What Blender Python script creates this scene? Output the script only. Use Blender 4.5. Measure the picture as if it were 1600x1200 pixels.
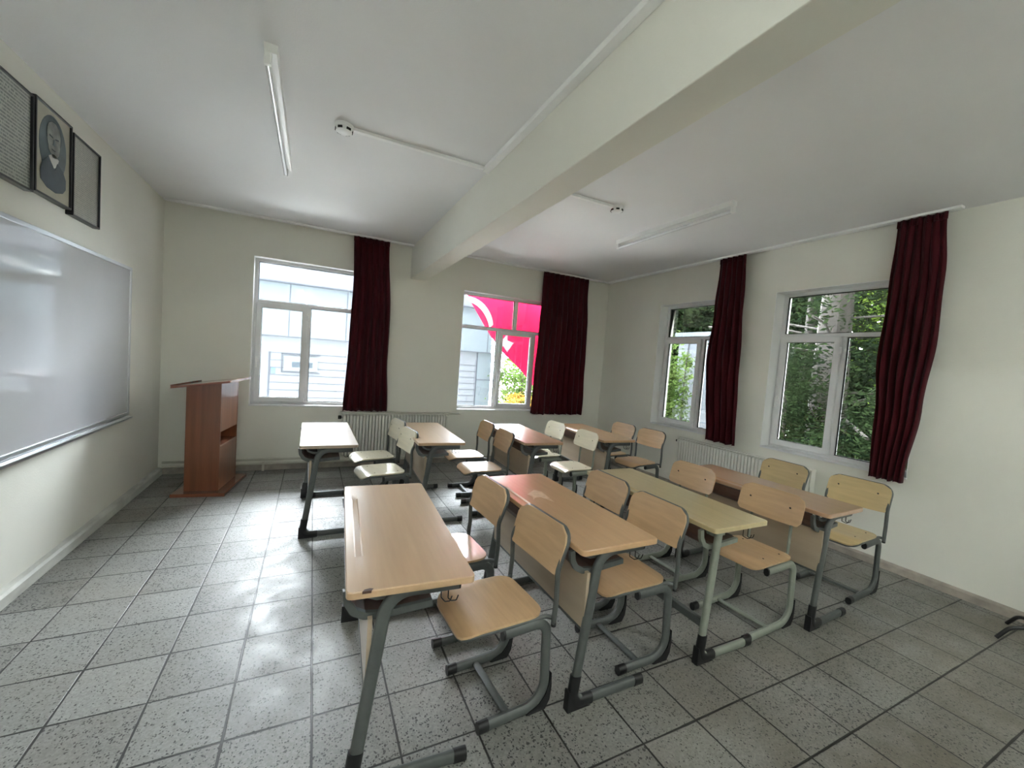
import bpy, bmesh, math, random
from mathutils import Vector, Matrix
random.seed(7)
SC = bpy.context.scene
for o in list(bpy.data.objects): bpy.data.objects.remove(o)
COL = SC.collection
XL, XR, YB, YF, H = 0.032, 6.40, 6.055, -4.2, 3.167
GX, GY, TS = 1.678, 2.227, 0.33          # floor tile grid

# ------------------------------------------------------------ camera
cd = bpy.data.cameras.new('camera'); cam = bpy.data.objects.new('camera', cd); COL.objects.link(cam)
cd.sensor_width = 36; cd.sensor_fit = 'HORIZONTAL'; cd.lens = 639.75/1600*36; cd.clip_start = .02; cd.clip_end = 300
_r, _u, _f = Vector((.8974, -.4349, .0741)), Vector((-.0419, .0823, .9957)), Vector((.4392, .8967, -.0553))
_f.normalize(); _r = (_r - _f*_r.dot(_f)).normalized(); _u = _r.cross(_f)
M = Matrix((_r, _u, -_f)).transposed().to_4x4(); M.translation = Vector((1.616, 0, 1.638))
cam.matrix_world = M
SC.camera = cam
# ------------------------------------------------------------ view / world / light
vs = SC.view_settings
vs.view_transform = 'Standard'; vs.look = 'None'; vs.gamma = 1; vs.use_curve_mapping = False
vs.exposure = 5.1
W = bpy.data.worlds.new('overcast_sky'); SC.world = W; W.use_nodes = True
wn, wl = W.node_tree.nodes, W.node_tree.links
bg = wn['Background']; tc = wn.new('ShaderNodeTexCoord'); sx = wn.new('ShaderNodeSeparateXYZ'); rp = wn.new('ShaderNodeValToRGB')
wl.new(tc.outputs['Generated'], sx.inputs[0]); wl.new(sx.outputs['Z'], rp.inputs[0]); wl.new(rp.outputs[0], bg.inputs['Color'])
rp.color_ramp.elements[0].position = 0.0; rp.color_ramp.elements[0].color = (.80, .87, .95, 1)
rp.color_ramp.elements[1].position = 0.8; rp.color_ramp.elements[1].color = (1.0, 1.04, 1.10, 1)
# overcast sky, brightest where the sun stands behind the cloud beyond the windows
SKY, GLOW, SUN = .27, 2.9, Vector((.50, .66, .62)).normalized()
dp = wn.new('ShaderNodeVectorMath'); dp.operation = 'DOT_PRODUCT'; nm = wn.new('ShaderNodeVectorMath'); nm.operation = 'NORMALIZE'
wl.new(tc.outputs['Generated'], nm.inputs[0]); wl.new(nm.outputs[0], dp.inputs[0]); dp.inputs[1].default_value = SUN
gm = wn.new('ShaderNodeMapRange'); gm.interpolation_type = 'SMOOTHSTEP'; wl.new(dp.outputs['Value'], gm.inputs['Value'])
gm.inputs['From Min'].default_value = .10; gm.inputs['From Max'].default_value = 1.0; gm.inputs['To Min'].default_value = SKY; gm.inputs['To Max'].default_value = SKY+GLOW
wl.new(gm.outputs[0], bg.inputs['Strength'])
FILL_LAMP = 4.1        # radiance of the unseen tubes added behind the viewpoint as fill light
def portal(loc, rot, sx_, sy_):
    l = bpy.data.lights.new('daylight_portal', 'AREA'); l.shape = 'RECTANGLE'; l.size = sx_; l.size_y = sy_
    l.cycles.is_portal = True
    o = bpy.data.objects.new('daylight_portal', l); o.location = loc; o.rotation_euler = rot; COL.objects.link(o)

# ------------------------------------------------------------ materials
def mat(name, col, rough=.5, metal=0., spec=.5, var=0., vscale=8., stretch=(1,1,1), bump=0., bscale=60., coat=0., coatr=.1, rnd=0., var2=None):
    m = bpy.data.materials.new(name); m.use_nodes = True
    n, l = m.node_tree.nodes, m.node_tree.links; b = n['Principled BSDF']
    b.inputs['Base Color'].default_value = (*col, 1); b.inputs['Roughness'].default_value = rough
    b.inputs['Metallic'].default_value = metal; b.inputs['Specular IOR Level'].default_value = spec
    b.inputs['Coat Weight'].default_value = coat; b.inputs['Coat Roughness'].default_value = coatr
    t = n.new('ShaderNodeTexCoord'); mp = n.new('ShaderNodeMapping'); mp.inputs['Scale'].default_value = stretch
    l.new(t.outputs['Object'], mp.inputs[0])
    if var:
        nz = n.new('ShaderNodeTexNoise'); nz.inputs['Scale'].default_value = vscale; nz.inputs['Detail'].default_value = 6
        l.new(mp.outputs[0], nz.inputs['Vector'])
        r = n.new('ShaderNodeValToRGB'); c2 = var2 or tuple(c*(1-var) for c in col)
        r.color_ramp.elements[0].position = .32; r.color_ramp.elements[0].color = (*c2, 1)
        r.color_ramp.elements[1].position = .68; r.color_ramp.elements[1].color = (*col, 1)
        l.new(nz.outputs['Fac'], r.inputs[0]); out = r.outputs[0]
        if rnd:
            oi = n.new('ShaderNodeObjectInfo'); hs = n.new('ShaderNodeHueSaturation'); mr = n.new('ShaderNodeMapRange')
            mr.inputs['To Min'].default_value = 1-rnd; mr.inputs['To Max'].default_value = 1+rnd
            l.new(oi.outputs['Random'], mr.inputs['Value']); l.new(mr.outputs[0], hs.inputs['Value']); l.new(out, hs.inputs['Color']); out = hs.outputs[0]
        l.new(out, b.inputs['Base Color'])
    if bump:
        nb = n.new('ShaderNodeTexNoise'); nb.inputs['Scale'].default_value = bscale; nb.inputs['Detail'].default_value = 4
        l.new(mp.outputs[0], nb.inputs['Vector']); bp = n.new('ShaderNodeBump'); bp.inputs['Strength'].default_value = bump; bp.inputs['Distance'].default_value = .01
        l.new(nb.outputs['Fac'], bp.inputs['Height']); l.new(bp.outputs[0], b.inputs['Normal'])
    return m
GR = (1, .06, 1)
M_wall = mat('wall_paint', (.82, .81, .735), .75, var=.05, vscale=1.1, bump=.10, bscale=90)
M_ceil = mat('ceiling_paint', (.86, .86, .865), .85, var=.05, vscale=.8, bump=.10, bscale=120)
M_trimw = mat('skirting_paint', (.66, .66, .61), .5, var=.35, vscale=9, bump=.2, bscale=30, stretch=(1, .4, 1))
M_skt = mat('skirting_tile', (.42, .37, .32), .5, var=.3, vscale=12, bump=.1)
M_pvc = mat('white_upvc', (.80, .80, .81), .3, var=.03, vscale=3)
M_rubb = mat('black_gasket', (.015, .015, .015), .5)
M_white = mat('white_plastic', (.90, .90, .89), .35)
M_rad = mat('radiator_enamel', (.78, .77, .70), .35, var=.04)
M_pipe = mat('painted_pipe', (.62, .60, .52), .4, var=.15)
M_dark = mat('dark_gap', (.02, .02, .02), .7)
M_frame = mat('charcoal_powder_coat', (.088, .096, .093), .38, spec=.5, var=.15, vscale=30)
M_framel = mat('grey_green_powder_coat', (.24, .26, .22), .38, var=.12, vscale=30)
M_cap = mat('black_plastic', (.010, .010, .011), .42)
M_tray = mat('brown_shelf_board', (.10, .05, .035), .45, var=.3, vscale=30, stretch=GR)
def wood(name, col, d=.10, coat=.5, rough=.34, rnd=.05): return mat(name, col, rough, var=d, vscale=34, stretch=GR, coat=coat, coatr=.16, rnd=rnd, bump=.03, bscale=120)
M_top = {'beech': wood('beech_laminate', (.53, .35, .205)), 'tan': wood('tan_laminate', (.55, .34, .18)), 'straw': wood('straw_laminate', (.56, .45, .25)),
         'red': wood('reddish_laminate', (.48, .295, .18)), 'grey': wood('faded_laminate', (.42, .33, .25), coat=.8)}
M_panel = mat('beige_panel', (.42, .33, .24), .35, var=.1, vscale=20, stretch=GR, coat=.4)
M_ply = mat('beech_plywood', (.60, .39, .215), .35, var=.14, vscale=40, stretch=(1, .1, 1), coat=.6, coatr=.12, rnd=.06)
M_plyy = mat('yellowed_plywood', (.60, .45, .23), .35, var=.14, vscale=40, stretch=(1, .1, 1), coat=.6, coatr=.12, rnd=.06)
M_plyp = mat('cream_plywood', (.66, .60, .44), .32, var=.10, vscale=40, stretch=(1, .1, 1), coat=.7, coatr=.12, rnd=.04)
M_bolt = mat('bolt_metal', (.03, .028, .025), .35, metal=.8)
M_lect = mat('mahogany_laminate', (.23, .075, .030), .32, var=.35, vscale=16, stretch=(1, 1, .06), coat=.5, coatr=.15)
M_lect2 = mat('mahogany_top', (.25, .09, .05), .25, var=.25, vscale=12, stretch=(.1, 1, 1), coat=.6, coatr=.12)
M_alu = mat('brushed_aluminium', (.60, .62, .64), .28, metal=.9)
M_board = mat('whiteboard_enamel', (.60, .61, .64), .08, spec=.6, var=.05, vscale=2, coat=.5, coatr=.08)
M_red = mat('dark_red_velvet', (.060, .0015, .006), .75, spec=.2, var=.35, vscale=14, stretch=(1, 1, .15))
M_red.node_tree.nodes['Principled BSDF'].inputs['Sheen Weight'].default_value = .06
M_black = mat('black_frame', (.012, .012, .014), .3)
M_paper = mat('aged_paper', (.50, .47, .38), .25, var=.12, vscale=6, coat=.4, coatr=.05)
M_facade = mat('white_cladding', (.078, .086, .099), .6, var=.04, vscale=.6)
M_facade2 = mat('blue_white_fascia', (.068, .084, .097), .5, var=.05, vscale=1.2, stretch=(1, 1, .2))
M_seam = mat('seam_and_shadow_line', (.022, .027, .038), .7)
M_blue = mat('blue_paint', (.03, .13, .45), .5)
M_lawn = mat('outdoor_ground', (.24, .25, .18), .9, var=.5, vscale=1.5)
M_pave = mat('outdoor_paving', (.62, .62, .59), .9, var=.2, vscale=2)
M_bark = mat('bark', (.045, .038, .032), .9, var=.5, vscale=12, stretch=(1, 1, .25), bump=.6, bscale=25)
def leafmat(name, c1, c2, tr=.35):
    m = bpy.data.materials.new(name); m.use_nodes = True; n, l = m.node_tree.nodes, m.node_tree.links; n.clear()
    o = n.new('ShaderNodeOutputMaterial'); mx = n.new('ShaderNodeMixShader'); d = n.new('ShaderNodeBsdfDiffuse'); t = n.new('ShaderNodeBsdfTranslucent')
    g = n.new('ShaderNodeTexCoord'); z = n.new('ShaderNodeTexNoise'); z.inputs['Scale'].default_value = 1.6; z.inputs['Detail'].default_value = 5
    r = n.new('ShaderNodeValToRGB'); r.color_ramp.elements[0].color = (*c1, 1); r.color_ramp.elements[1].color = (*c2, 1)
    r.color_ramp.elements[0].position = .38; r.color_ramp.elements[1].position = .66
    l.new(g.outputs['Object'], z.inputs['Vector']); l.new(z.outputs['Fac'], r.inputs[0])
    l.new(r.outputs[0], d.inputs[0]); l.new(r.outputs[0], t.inputs[0]); mx.inputs[0].default_value = tr
    l.new(d.outputs[0], mx.inputs[1]); l.new(t.outputs[0], mx.inputs[2]); l.new(mx.outputs[0], o.inputs[0]); return m
M_leafd = leafmat('dark_conifer_leaf', (.004, .0075, .004), (.020, .032, .012))
M_leafl = leafmat('bright_leaf', (.05, .10, .015), (.20, .28, .05), .5)
M_leafp = leafmat('pale_garden_leaf', (.045, .08, .02), (.12, .17, .05), .5)
M_flower = leafmat('orange_flower', (.22, .11, .02), (.30, .18, .04), .4)
def flagmat(name, c):
    m = bpy.data.materials.new(name); m.use_nodes = True; n, l = m.node_tree.nodes, m.node_tree.links; n.clear()
    o = n.new('ShaderNodeOutputMaterial'); mx = n.new('ShaderNodeMixShader'); d = n.new('ShaderNodeBsdfDiffuse'); t = n.new('ShaderNodeBsdfTranslucent')
    g = n.new('ShaderNodeTexCoord'); z = n.new('ShaderNodeTexNoise'); z.inputs['Scale'].default_value = 3
    r = n.new('ShaderNodeValToRGB'); r.color_ramp.elements[0].color = (*[k*.8 for k in c], 1); r.color_ramp.elements[1].color = (*c, 1)
    l.new(g.outputs['Object'], z.inputs['Vector']); l.new(z.outputs['Fac'], r.inputs[0]); l.new(r.outputs[0], d.inputs[0]); l.new(r.outputs[0], t.inputs[0])
    mx.inputs[0].default_value = .5; l.new(d.outputs[0], mx.inputs[1]); l.new(t.outputs[0], mx.inputs[2]); l.new(mx.outputs[0], o.inputs[0]); return m
M_flag = flagmat('red_flag_cloth', (.50, .020, .075)); M_flagw = flagmat('white_flag_cloth', (.55, .45, .50))
def glassmat():
    m = bpy.data.materials.new('window_glass'); m.use_nodes = True; n, l = m.node_tree.nodes, m.node_tree.links; n.clear()
    o = n.new('ShaderNodeOutputMaterial'); mx = n.new('ShaderNodeMixShader'); t = n.new('ShaderNodeBsdfTransparent'); g = n.new('ShaderNodeBsdfGlossy'); f = n.new('ShaderNodeFresnel')
    t.inputs[0].default_value = (.96, .975, .97, 1); g.inputs['Roughness'].default_value = .02; f.inputs[0].default_value = 1.45
    l.new(f.outputs[0], mx.inputs[0]); l.new(t.outputs[0], mx.inputs[1]); l.new(g.outputs[0], mx.inputs[2]); l.new(mx.outputs[0], o.inputs[0]); return m
M_glass = glassmat()
M_tube = mat('fluorescent_tube_glass', (.85, .86, .88), .15, spec=.6, coat=.6)

def floor_mat():
    m = bpy.data.materials.new('terrazzo_tiles'); m.use_nodes = True; n, l = m.node_tree.nodes, m.node_tree.links; b = n['Principled BSDF']
    def mth(op, a=None, bb=None, va=None, vb=None, cl=False):
        k = n.new('ShaderNodeMath'); k.operation = op; k.use_clamp = cl
        if a is not None: l.new(a, k.inputs[0])
        elif va is not None: k.inputs[0].default_value = va
        if bb is not None: l.new(bb, k.inputs[1])
        elif vb is not None: k.inputs[1].default_value = vb
        return k.outputs[0]
    t = n.new('ShaderNodeTexCoord'); s = n.new('ShaderNodeSeparateXYZ'); l.new(t.outputs['Object'], s.inputs[0])
    def mix(fac, a, c, typ='MIX'):
        k = n.new('ShaderNodeMix'); k.data_type = 'RGBA'; k.blend_type = typ
        if isinstance(fac, (int, float)): k.inputs[0].default_value = fac
        else: l.new(fac, k.inputs[0])
        for q, v in ((6, a), (7, c)):
            if isinstance(v, tuple): k.inputs[q].default_value = (*v, 1)
            else: l.new(v, k.inputs[q])
        return k.outputs[2]
    def noise(sc, det=4, vec=None):
        k = n.new('ShaderNodeTexNoise'); k.inputs['Scale'].default_value = sc; k.inputs['Detail'].default_value = det
        l.new(vec or t.outputs['Object'], k.inputs['Vector']); return k.outputs['Fac']
    def ramp(v, p0, p1, a=0., c=1.):
        k = n.new('ShaderNodeMapRange'); k.inputs['From Min'].default_value = p0; k.inputs['From Max'].default_value = p1
        k.inputs['To Min'].default_value = a; k.inputs['To Max'].default_value = c; l.new(v, k.inputs['Value']); return k.outputs[0]
    wob = ramp(noise(1.3, 2), 0, 1, -.004, .004)
    u = mth('DIVIDE', mth('ADD', mth('SUBTRACT', s.outputs['X'], vb=GX), wob), vb=TS); v = mth('DIVIDE', mth('ADD', mth('SUBTRACT', s.outputs['Y'], vb=GY), wob), vb=TS)
    def edge(w):
        f = mth('FRACT', w); return mth('MINIMUM', f, mth('SUBTRACT', va=1., bb=f))
    d = mth('MINIMUM', edge(u), edge(v))
    gw = ramp(noise(5, 3), .3, .7, .006, .014)
    k = n.new('ShaderNodeMapRange'); k.interpolation_type = 'SMOOTHSTEP'; l.new(d, k.inputs['Value']); l.new(gw, k.inputs['From Min'])
    l.new(mth('ADD', gw, vb=.008), k.inputs['From Max']); k.inputs['To Min'].default_value = 1; k.inputs['To Max'].default_value = 0
    grout = k.outputs[0]
    cb = n.new('ShaderNodeCombineXYZ'); l.new(mth('FLOOR', u), cb.inputs[0]); l.new(mth('FLOOR', v), cb.inputs[1])
    wnz = n.new('ShaderNodeTexWhiteNoise'); wnz.noise_dimensions = '2D'; l.new(cb.outputs[0], wnz.inputs['Vector'])
    tile = ramp(wnz.outputs['Value'], 0, 1)
    c = mix(tile, (.20, .197, .183), (.285, .285, .27))
    # worn brown tiles near-right; colour also darkened to paint the dimmer light there
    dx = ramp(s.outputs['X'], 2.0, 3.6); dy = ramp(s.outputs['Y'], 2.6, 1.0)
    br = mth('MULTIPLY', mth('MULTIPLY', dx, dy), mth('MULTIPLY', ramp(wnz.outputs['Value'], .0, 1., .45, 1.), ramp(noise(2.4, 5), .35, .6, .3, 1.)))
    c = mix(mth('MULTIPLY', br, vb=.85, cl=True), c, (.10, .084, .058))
    # terrazzo chips: dark and pale aggregate, density changes from tile to tile
    vo = n.new('ShaderNodeTexVoronoi'); vo.inputs['Scale'].default_value = 96; vo.inputs['Randomness'].default_value = 1
    dis = n.new('ShaderNodeVectorMath'); dis.operation = 'ADD'; sc_ = n.new('ShaderNodeVectorMath'); sc_.operation = 'SCALE'; sc_.inputs['Scale'].default_value = .022
    nzv = n.new('ShaderNodeTexNoise'); nzv.inputs['Scale'].default_value = 45; l.new(t.outputs['Object'], nzv.inputs['Vector'])
    l.new(nzv.outputs['Color'], sc_.inputs[0]); l.new(t.outputs['Object'], dis.inputs[0]); l.new(sc_.outputs[0], dis.inputs[1]); l.new(dis.outputs[0], vo.inputs['Vector'])
    s2 = n.new('ShaderNodeSeparateColor'); l.new(vo.outputs['Color'], s2.inputs[0])
    thr = mth('MULTIPLY', ramp(s2.outputs[0], .30, 1., 0., 1.), vb=.54)
    thr = mth('MULTIPLY', thr, ramp(tile, 0, 1, 1.15, .75))
    chip = mth('GREATER_THAN', mth('SUBTRACT', thr, vo.outputs['Distance']), vb=0.)
    vo2 = n.new('ShaderNodeTexVoronoi'); vo2.inputs['Scale'].default_value = 130; l.new(t.outputs['Object'], vo2.inputs['Vector'])
    s3 = n.new('ShaderNodeSeparateColor'); l.new(vo2.outputs['Color'], s3.inputs[0])
    fine = ramp(s3.outputs[0], 0, 1, .80, 1.12)
    fc = n.new('ShaderNodeCombineColor'); [l.new(fine, fc.inputs[i]) for i in range(3)]
    c = mix(1., c, fc.outputs[0], 'MULTIPLY')
    c = mix(mth('MULTIPLY', chip, vb=.9), c, (.022, .022, .022))
    dirt = ramp(noise(1.7, 6), .45, .75); c = mix(mth('MULTIPLY', dirt, vb=.35), c, (.22, .19, .15))
    c = mix(mth('MULTIPLY', grout, vb=.98), c, (.016, .015, .013))
    l.new(c, b.inputs['Base Color'])
    rg = ramp(noise(6, 5), .3, .7, .34, .55)
    l.new(rg, b.inputs['Roughness']); b.inputs['Specular IOR Level'].default_value = .4
    hb = mth('SUBTRACT', mth('MULTIPLY', noise(14, 6), vb=.30), mth('MULTIPLY', grout, vb=.9))
    hb = mth('ADD', hb, mth('MULTIPLY', chip, vb=-.15))
    bp = n.new('ShaderNodeBump'); bp.inputs['Strength'].default_value = .5; bp.inputs['Distance'].default_value = .004
    l.new(hb, bp.inputs['Height']); l.new(bp.outputs[0], b.inputs['Normal'])
    return m
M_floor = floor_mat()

# ------------------------------------------------------------ mesh helpers
def add_box(bm, a, b, mtx=None):
    vs_ = [bm.verts.new((x, y, z)) for x in (a[0], b[0]) for y in (a[1], b[1]) for z in (a[2], b[2])]
    if mtx is not None:
        for v in vs_: v.co = mtx @ v.co
    for f in ((0,1,3,2),(4,6,7,5),(0,4,5,1),(2,3,7,6),(0,2,6,4),(1,5,7,3)): bm.faces.new([vs_[i] for i in f])
    return vs_
def fillet(pts, r, n=6):
    pts = [Vector(p) for p in pts]; out = [pts[0]]
    for i in range(1, len(pts)-1):
        p, a, c = pts[i], pts[i-1], pts[i+1]; rr = r[i-1] if isinstance(r, (list, tuple)) else r
        d1, d2 = (a-p), (c-p); ang = d1.angle(d2)
        if rr <= 0 or ang > 3.1: out.append(p); continue
        t = min(rr/math.tan(ang/2), d1.length*.49, d2.length*.49); rr = t*math.tan(ang/2)
        d1.normalize(); d2.normalize(); cen = p + (d1+d2).normalized()*(rr/math.sin(ang/2))
        s, e = p+d1*t-cen, p+d2*t-cen; tot = s.angle(e)
        for k in range(n+1):
            f = k/n; q = (s*math.sin((1-f)*tot)+e*math.sin(f*tot))/math.sin(tot) if tot > 1e-3 else s.lerp(e, f)
            out.append(cen+q)
    out.append(pts[-1]); return out
def add_tube(bm, pts, rx, ry=None, up=(0,1,0), n=10, cap=True, power=2.):
    """sweep an ellipse: ry along 'up', rx across"""
    ry = ry or rx; pts = [Vector(p) for p in pts]; up = Vector(up); rings = []
    for i, p in enumerate(pts):
        t = (pts[min(i+1, len(pts)-1)]-pts[max(i-1, 0)]).normalized()
        u = up - t*up.dot(t)
        if u.length < 1e-3: u = Vector((1,0,0)) - t*t.x
        u.normalize(); s = t.cross(u); ring = []
        for k in range(n):
            a = 2*math.pi*(k+.5)/n; ca, sa = math.cos(a), math.sin(a)
            ca = math.copysign(abs(ca)**(2/power), ca); sa = math.copysign(abs(sa)**(2/power), sa)
            ring.append(bm.verts.new(p + s*rx*ca + u*ry*sa))
        rings.append(ring)
    for a, b in zip(rings, rings[1:]):
        for k in range(n): bm.faces.new((a[k], a[(k+1)%n], b[(k+1)%n], b[k]))
    if cap: bm.faces.new(rings[0][::-1]); bm.faces.new(rings[-1])
def add_prism(bm, poly, d0, d1, fn):
    """poly of (a,b); fn(a,b,d)->xyz"""
    v0 = [bm.verts.new(fn(a, b, d0)) for a, b in poly]; v1 = [bm.verts.new(fn(a, b, d1)) for a, b in poly]
    bm.faces.new(v0); bm.faces.new(v1[::-1]); k = len(poly)
    for i in range(k): bm.faces.new((v0[i], v1[i], v1[(i+1)%k], v0[(i+1)%k]))
def add_sheet(bm, prof, d0, d1, th, fn):
    """a profile polyline (a,b) thickened by th and extruded from d0 to d1"""
    P = [Vector((a, b)) for a, b in prof]; L, R = [], []
    for i, p in enumerate(P):
        t = (P[min(i+1, len(P)-1)]-P[max(i-1, 0)]).normalized(); nn = Vector((-t.y, t.x))*th/2
        L.append(p+nn); R.append(p-nn)
    for i in range(len(P)-1):
        add_prism(bm, [L[i], L[i+1], R[i+1], R[i]], d0, d1, fn)
def add_disc(bm, c, r, h, axis, n=16, r2=None):
    axis = Vector(axis).normalized(); q = axis.to_track_quat('Z', 'Y'); r2 = r if r2 is None else r2
    a = [bm.verts.new(Vector(c)+q@Vector((r*math.cos(2*math.pi*k/n), r*math.sin(2*math.pi*k/n), 0))) for k in range(n)]
    b = [bm.verts.new(Vector(c)+q@Vector((r2*math.cos(2*math.pi*k/n), r2*math.sin(2*math.pi*k/n), h))) for k in range(n)]
    bm.faces.new(a[::-1]); bm.faces.new(b)
    for k in range(n): bm.faces.new((a[k], a[(k+1)%n], b[(k+1)%n], b[k]))
def rrect(w, h, r, n=5, cx=0, cy=0):
    """rounded rectangle, r = radius or 4 radii (bl, br, tr, tl)"""
    rs = r if isinstance(r, (list, tuple)) else [r]*4; out = []
    for (sx_, sy_, a0), rr in zip(((-1,-1,180), (1,-1,270), (1,1,0), (-1,1,90)), rs):
        ox, oy = cx+sx_*(w/2-rr), cy+sy_*(h/2-rr)
        for k in range(n+1):
            a = math.radians(a0+90*k/n); out.append((ox+rr*math.cos(a), oy+rr*math.sin(a)))
    return out
def obj(name, bm, m, parent=None, smooth=False, bevel=0., loc=None):
    bmesh.ops.recalc_face_normals(bm, faces=bm.faces[:]); me = bpy.data.meshes.new(name); bm.to_mesh(me); bm.free()
    if smooth is not False:
        for p in me.polygons: p.use_smooth = True
        try: me.set_sharp_from_angle(angle=math.radians(35 if smooth is True else smooth))
        except Exception: pass
    me.materials.append(m); o = bpy.data.objects.new(name, me); COL.objects.link(o)
    if parent: o.parent = parent
    if loc: o.location = loc
    if bevel:
        b = o.modifiers.new('bevel', 'BEVEL'); b.width = bevel; b.segments = 2; b.limit_method = 'ANGLE'; b.angle_limit = math.radians(50)
    return o
def box(name, a, b, m, parent=None, bevel=0., mtx=None):
    bm = bmesh.new(); add_box(bm, a, b, mtx); return obj(name, bm, m, parent, bevel=bevel)
def tag(o, label=None, cat=None, group=None, kind=None):
    if label: o['label'] = label
    if cat: o['category'] = cat
    if group: o['group'] = group
    if kind: o['kind'] = kind
    return o
def empty(name, loc=(0,0,0), rz=0., **k):
    o = bpy.data.objects.new(name, None); o.empty_display_size = .1; COL.objects.link(o); o.location = loc; o.rotation_euler = (0,0,rz); return tag(o, **k)
def kids(o): return [c for c in bpy.data.objects if c.parent == o]
def copy_tree(o, parent=None):
    c = o.copy(); COL.objects.link(c); c.parent = parent
    for ch in kids(o): copy_tree(ch, c)
    return c
S = lambda o: tag(o, kind='structure')

# ------------------------------------------------------------ room shell
T = .30
def wall(name, fn, u0, u1, z0, z1, holes, m=None):
    us = sorted({u0, u1, *[h[0] for h in holes], *[h[1] for h in holes]}); zs = sorted({z0, z1, *[h[2] for h in holes], *[h[3] for h in holes]})
    bm = bmesh.new(); V = {}
    def vert(u, z, d):
        k = (round(u, 4), round(z, 4), d)
        if k not in V: V[k] = bm.verts.new(fn(u, z, d))
        return V[k]
    def solid(i, j):
        if i < 0 or j < 0 or i >= len(us)-1 or j >= len(zs)-1: return False
        cu, cz = (us[i]+us[i+1])/2, (zs[j]+zs[j+1])/2
        return not any(h[0] < cu < h[1] and h[2] < cz < h[3] for h in holes)
    for i in range(len(us)-1):
        for j in range(len(zs)-1):
            if not solid(i, j): continue
            a, b, c, d = us[i], us[i+1], zs[j], zs[j+1]
            for dd in (0, T): bm.faces.new([vert(a, c, dd), vert(b, c, dd), vert(b, d, dd), vert(a, d, dd)])
            for (di, dj, p, q) in ((-1,0,(a,c),(a,d)), (1,0,(b,c),(b,d)), (0,-1,(a,c),(b,c)), (0,1,(a,d),(b,d))):
                if not solid(i+di, j+dj): bm.faces.new([vert(*p, 0), vert(*q, 0), vert(*q, T), vert(*p, T)])
    return S(obj(name, bm, m or M_wall))
fb = lambda u, z, d: (u, YB+d, z)
fr = lambda u, z, d: (XR+d, u, z)
W1 = (.912, 2.19, .845, 2.707); W2 = (3.65, 5.62, .830, 2.673); W3 = (3.42, 4.76, .852, 2.662); W4 = (1.67, 3.0, .862, 2.657)
wall('wall_back', fb, XL-T, XR+T, -.02, H+.1, [W1, W2])
wall('wall_right', fr, YF-T, YB, -.02, H+.1, [W3, W4])
wall('wall_left', lambda u, z, d: (XL-d, u, z), YF-T, YB, -.02, H+.1, [])
wall('wall_front', lambda u, z, d: (u, YF-d, z), XL, XR, -.02, H+.1, [])
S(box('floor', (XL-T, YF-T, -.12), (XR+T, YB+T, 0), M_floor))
S(box('ceiling', (XL-T, YF-T, H), (XR+T, YB+T, H+.2), M_ceil))
S(box('trim_1', (2.83, YF, 2.712), (3.04, YB, H), M_wall, bevel=.006))          # the ceiling beam
def kerb(name, x0, x1, h, m, side):
    bm = bmesh.new(); w = x1-x0
    if side == 'L': pr = [(x0, 0), (x1, 0), (x1, h*.75), (x1-.012, h*.95), (x0, h)]; add_prism(bm, pr, YF, YB, lambda a, b, d: (a, d, b))
    else: pr = [(x1, 0), (x0, 0), (x0, h*.75), (x0+.008, h*.97), (x1, h)]; add_prism(bm, pr, YF, YB-.012, lambda a, b, d: (a, d, b))
    return S(obj(name, bm, m))
kerb('baseboard_left', XL, XL+.045, .085, M_trimw, 'L')
kerb('baseboard_right', XR-.02, XR, .075, M_skt, 'R')
S(box('baseboard_back', (XL+.045, YB-.012, 0), (XR-.02, YB, .075), M_skt, bevel=.003))
# curtain tracks fixed to the ceiling
def rail(name, a, b): return S(box(name, a, b, M_white, bevel=.004))
rail('trim_2', (XL+.02, YB-.14, H-.022), (2.83, YB-.075, H)); rail('trim_3', (3.04, YB-.14, H-.022), (XR-.02, YB-.075, H))
rail('trim_4', (XR-.14, 1.50, H-.022), (XR-.075, YB-.14, H))
# window sills (painted plaster ledge line)
def slab(name, a, b): return box(name, a, b, M_pvc, bevel=.003)

# ------------------------------------------------------------ windows
def rect_frame(bm, fn, u0, u1, z0, z1, w, d0, d1):
    """mitred frame ring as one closed mesh"""
    o = [(u0,z0),(u1,z0),(u1,z1),(u0,z1)]; i = [(u0+w,z0+w),(u1-w,z0+w),(u1-w,z1-w),(u0+w,z1-w)]
    V = [[bm.verts.new(fn(u, z, d)) for (u, z) in ring] for d in (d0, d1) for ring in (o, i)]
    oa, ia, ob, ib = V
    for k in range(4):
        j = (k+1)%4
        bm.faces.new((oa[k], oa[j], ia[j], ia[k])); bm.faces.new((ob[k], ib[k], ib[j], ob[j])); bm.faces.new((oa[k], ob[k], ob[j], oa[j])); bm.faces.new((ia[k], ia[j], ib[j], ib[k]))
def fbox(bm, fn, u0, u1, z0, z1, d0, d1):
    a, b = fn(u0, z0, d0), fn(u1, z1, d1)
    add_box(bm, tuple(min(p, q) for p, q in zip(a, b)), tuple(max(p, q) for p, q in zip(a, b)))
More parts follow.
